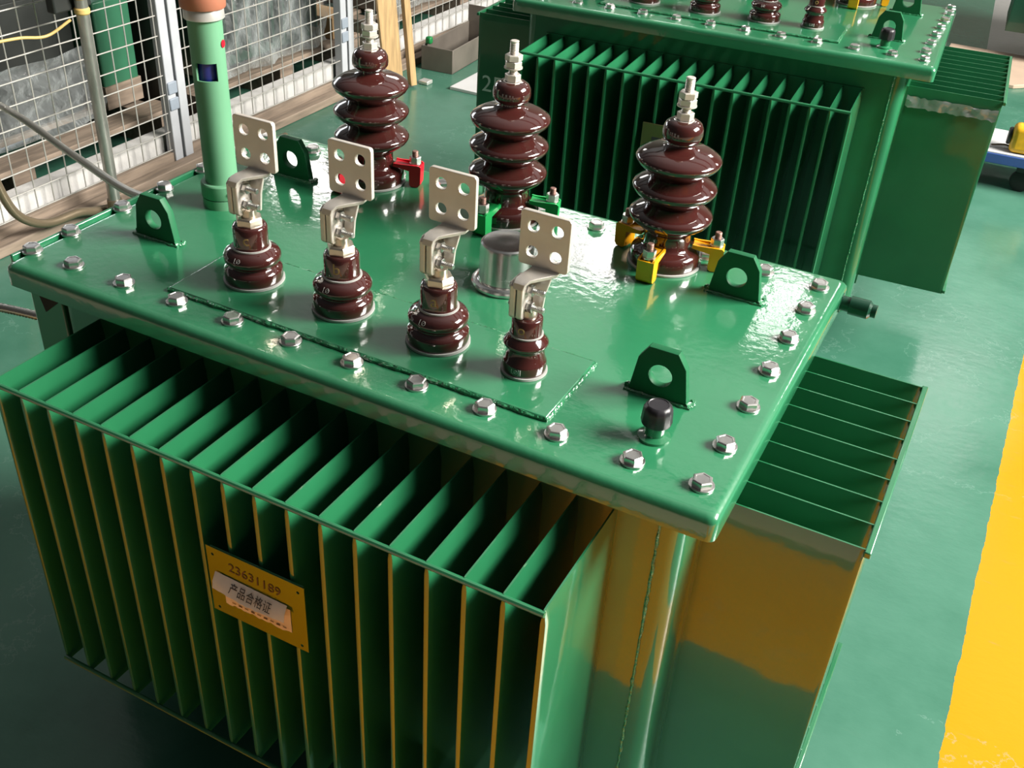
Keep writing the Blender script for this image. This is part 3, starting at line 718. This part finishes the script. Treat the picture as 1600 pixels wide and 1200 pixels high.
hs = MB().tube(curvepts([(-1.50, .955, -.40), (-1.50, .985, -.58), (-1.50, 1.02, -.690), (-1.50, 1.075, -.750), (-1.50, 1.150, -.782), (-1.50, 1.26, -.790), (-1.50, 1.34, -.812), (-1.49, 1.50, -.832), (-1.47, 1.85, -.834), (-1.45, 2.3, -.836)]), .0145, 14)
tag(hs.build('bent_conduit', 'hose'), 'thick brown conduit bending down the fence onto the floor', 'conduit')
def corrugated(ctrl, r, name, label):
    pts = curvepts(ctrl, 14); L = sum((b - a).length for a, b in zip(pts, pts[1:])); n = int(L / .0030)
    q = []; acc = [0.0]
    for a, b in zip(pts, pts[1:]): acc.append(acc[-1] + (b - a).length)
    j = 0
    for i in range(n + 1):
        s_ = L * i / n
        while j < len(acc) - 2 and acc[j + 1] < s_: j += 1
        t = (s_ - acc[j]) / max(1e-9, acc[j + 1] - acc[j]); q.append(pts[j].lerp(pts[j + 1], t))
    o = MB().tube(q, [r * (1 if i % 2 else .78) for i in range(len(q))], 12).build(name, 'flex', angle=80); return tag(o, label, 'conduit')
corrugated([(-1.30, .60, -.05), (-1.16, .803, -.224), (-.80, .700, -.240), (-.45, .520, -.175), (-.20, .385, -.100), (-.13, .33, -.10), (-.10, .30, -.20), (-.10, .29, -.50)], .0095, 'flexible_conduit', 'ribbed metal conduit sloping down to the left edge of the lid')
corrugated([(-.56, .02, -.18), (-.40, .06, -.205), (-.265, .085, -.205), (-.20, .105, -.212), (-.125, .16, -.24)], .0085, 'flexible_conduit', 'ribbed metal conduit at the left frame edge beside the tank')

# ------------------------------------------------------------------ goods behind the fence
def pallet(x0_, x1_, y0, y1, label, top=-.735, h=.10):
    p = empty('wooden_pallet', ((x0_ + x1_) / 2, (y0 + y1) / 2, FZ)); tag(p, label, 'pallet', 'pallets behind the fence')
    cx, cy = (x0_ + x1_) / 2, (y0 + y1) / 2
    n = 4
    for i in range(n):
        x = x0_ - cx + (x1_ - x0_ - .12) * i / (n - 1)
        MB().box(x, x + .12, y0 - cy, y1 - cy, top - FZ - .02, top - FZ).build('deck_board', 'oldwood', p, .002)
    for k in (0, .5, 1):
        y = y0 - cy + (y1 - y0 - .09) * k
        MB().box(x0_ - cx, x1_ - cx, y, y + .09, 0, top - FZ - .021).build('bearer', 'oldwood', p, .002)
    return p
pallet(-2.55, -1.77, .55, 2.04, 'brown wooden pallet under the dark machine behind the left fence panel', -.700)
pallet(-2.60, -1.77, 2.16, 3.30, 'brown wooden pallet under the plastic-wrapped machine', -.700)
pallet(-2.60, -1.77, 3.55, 5.10, 'brown wooden pallet behind the far fence panel', -.700)
c = MB().box(-2.50, -2.0, .45, 1.80, -.698, .25); dm = c.build('machine_cabinet', 'darkmetal', None, .01); tag(dm, 'dark machine cabinet behind the upright pipe and fence', 'cabinet')
MB().box(-2.02, -1.995, .60, 1.15, -.55, -.20).build('door', 'darkmetal', dm, .004); MB().box(-1.995, -1.985, 1.08, 1.12, -.42, -.34).build('handle', 'tray', dm)
MB().box(-2.02, -1.992, 1.22, 1.72, -.50, -.25).build('panel', 'darkmetal', dm, .004)
c = MB().box(-2.40, -1.93, 1.845, 2.02, -.698, -.30); gm = c.build('control_box', 'greencab', None, .006); tag(gm, 'green machine box behind the fence to the right of the pipe', 'box')
MB().box(-2.40, -1.925, 1.840, 2.025, -.698, -.610).build('base', 'oldwood', gm)
c = MB().box(-2.2, -1.80, 2.07, 2.135, FZ, .3); tag(c.build('machine_upright', 'darkmetal', None, .004), 'dark upright column behind the fence posts', 'column')
tr = empty('wrapped_machine', (-2.15, 2.72, -.70)); tag(tr, 'green machine wrapped in crumpled clear plastic film behind the fence', 'machine')
MB().box(-.28, .24, -.40, .38, .002, .55).build('body', 'greensteel', tr, .01)
MB().box(-.30, .27, -.43, .41, .55, .59).build('lid', 'greencab', tr, .006)
for i in range(10): MB().box(.24, .29, -.36 + i * .08, -.352 + i * .08, .06, .48).build('cooling_fin', 'greensteel', tr)
def film_shell(name, parent, x, y0, y1, z0_, z1_, amp, loc=None):
    random.seed(11); nx, nz = 46, 30; vs = []; fs = []
    for j in range(nz + 1):
        for i in range(nx + 1):
            u, v = i / nx, j / nz
            rip = .8 * math.sin(u * 17 + v * 5 + 2 * math.sin(v * 7)) + .5 * math.sin(u * 31 - v * 19) + random.uniform(-.25, .25)
            vs.append((x + amp * rip + .05 * (1 - v) ** 2, y0 + (y1 - y0) * u, z0_ + (z1_ - z0_) * v))
    for j in range(nz):
        for i in range(nx): q = j * (nx + 1) + i; fs.append((q, q + 1, q + nx + 2, q + nx + 1))
    o = MB().add(vs, fs).build(name, 'film', parent, angle=180); return o
film_shell('plastic_film', tr, .31, -.46, .36, .012, .66, .018)
flm = film_shell('plastic_film', dm, -1.93, .55, 1.80, -.69, -.44, .015)
cb = MB().box(-2.02, -1.80, 3.125, 3.29, -.698, -.60).build('carton', 'cardboard', None, .003); tag(cb, 'small brown carton behind the fence beside the second post', 'carton')
wr = empty('wrapped_crate', (-2.15, 3.95, -.70)); tag(wr, 'pale plastic-wrapped crate behind the far fence panel', 'crate')
MB().box(-.30, .25, -.30, .55, .002, .55).build('body', 'tray', wr, .01); film_shell('plastic_film', wr, .31, -.33, .60, .012, .60, .015)
tag(MB().box(-2.3, -1.82, 4.62, 5.05, -.698, -.35).build('storage_crate', 'oldwood', None, .005), 'brown timber crate at the far end behind the fence', 'crate')

# ------------------------------------------------------------------ by the far fence: planks, tray, sheet
def plank(x0, y0, x1, y1, w, t, label, grp):
    """plank standing on the floor at (x0,y0), leaning to (x1,y1) at z = .65"""
    a = Vector((x0, y0, FZ)); b = Vector((x1, y1, .30)); d = (b - a); L = d.length; d.normalize()
    side = Vector((.55, .83, 0)); side = (side - d * side.dot(d)).normalized(); nn = d.cross(side)
    mb = MB(); base = Vector((0, 0, 0))
    mb.obox(d * (L / 2 + .01), side * w / 2, nn * t / 2, d * L / 2)
    o = mb.build('timber_plank', 'wood', None, .002, loc=a); return tag(o, label, 'plank', grp)
plank(-1.425, 3.070, -1.515, 3.030, .090, .022, 'wider left plank of the pale timber bundle leaning on the fence', 'leaning planks')
plank(-1.385, 3.165, -1.470, 3.120, .030, .040, 'narrow right plank of the pale timber bundle leaning on the fence', 'leaning planks')

tg = MB().box(-1.385, -1.335, 3.215, 3.265, FZ, FZ + .018).build('metal_clip', 'silver', None, .004); tag(tg, 'small bright metal clip on the floor at the foot of the planks', 'clip')
ty = empty('steel_tray', (-1.42, 3.60, FZ), .06); tag(ty, 'grey open steel tray on the floor left of the second transformer', 'tray')
wl = .006
for nm, bx in (('side_panel', (-.085, -.079, -.17, .34, 0, .115)), ('side_panel', (.079, .085, -.17, .34, 0, .115)), ('end_panel', (-.085, .085, -.176, -.17, 0, .115)), ('end_panel', (-.085, .30, .34, .346, 0, .20)), ('bottom_panel', (-.085, .085, -.17, .34, 0, .006))):
    MB().box(*bx).build(nm, 'tray', ty, .002)
tag(MB().box(-1.49, -1.46, 3.445, 3.475, FZ + .115, FZ + .150).build('green_tape_tag', 'leaf', None, .008), 'small bright green tag on the rim of the steel tray', 'tag')
ws = MB().box(-1.225, -.55, 3.235, 3.60, FZ, FZ + .014).build('white_board', 'sheet', None, .002); tag(ws, 'white board lying on the floor at the left of the second transformer', 'board')

# ------------------------------------------------------------------ far right: board, trolley
bb = MB().prism([(.70, 4.98), (1.10, 4.98), (1.16, 5.04), (1.42, 5.60), (.70, 5.60)], 'z', FZ, FZ + .02).build('beige_board', 'beige', None, .003)
tag(bb, 'beige board lying on the floor beyond the second transformer at the right', 'board')
tl = empty('platform_trolley', (1.35, 3.65, FZ), .07); tag(tl, 'low white-topped blue platform trolley at the right frame edge', 'trolley')
MB().box(-.42, .25, -.15, .16, .108, .148).build('frame', 'bluesteel', tl, .003)
MB().box(-.415, .245, -.145, .155, .148, .153).build('deck', 'sheet', tl, .001)
for x, y in ((-.10, -.10), (.16, -.10), (-.30, .10), (.16, .10)):
    cs = MB().box(x - .028, x + .028, y - .02, y + .02, .080, .108).build('caster', 'darkmetal', tl, .004)
    MB().lathe([(.030, -.016), (.042, -.012), (.042, .012), (.030, .016)], 24, o=(x, y, .0425), axis='y').build('wheel', 'rubber', cs)
MB().box(-.185, -.03, -.13, -.04, .153, .262).build('motor_housing', 'yellowsteel', tl, .022, 3)
MB().lathe([(.030, 0), (.034, .004), (.034, .012), (.012, .014)], 20, o=(-.199, -.085, .21), axis='x').build('brush_cap', 'darkmetal', tl)
MB().tube([(-.105, -.065, .258), (-.085, .10, .75)], .022, 14).build('handle_pole', 'tray', tl)
cw = MB().tube(curvepts([(1.11, 3.55, -.690), (1.16, 3.57, -.686), (1.20, 3.55, -.689)]), .004, 6).build('wire_offcut', 'hose'); tag(cw, 'short brown wire lying on the white trolley deck', 'wire')
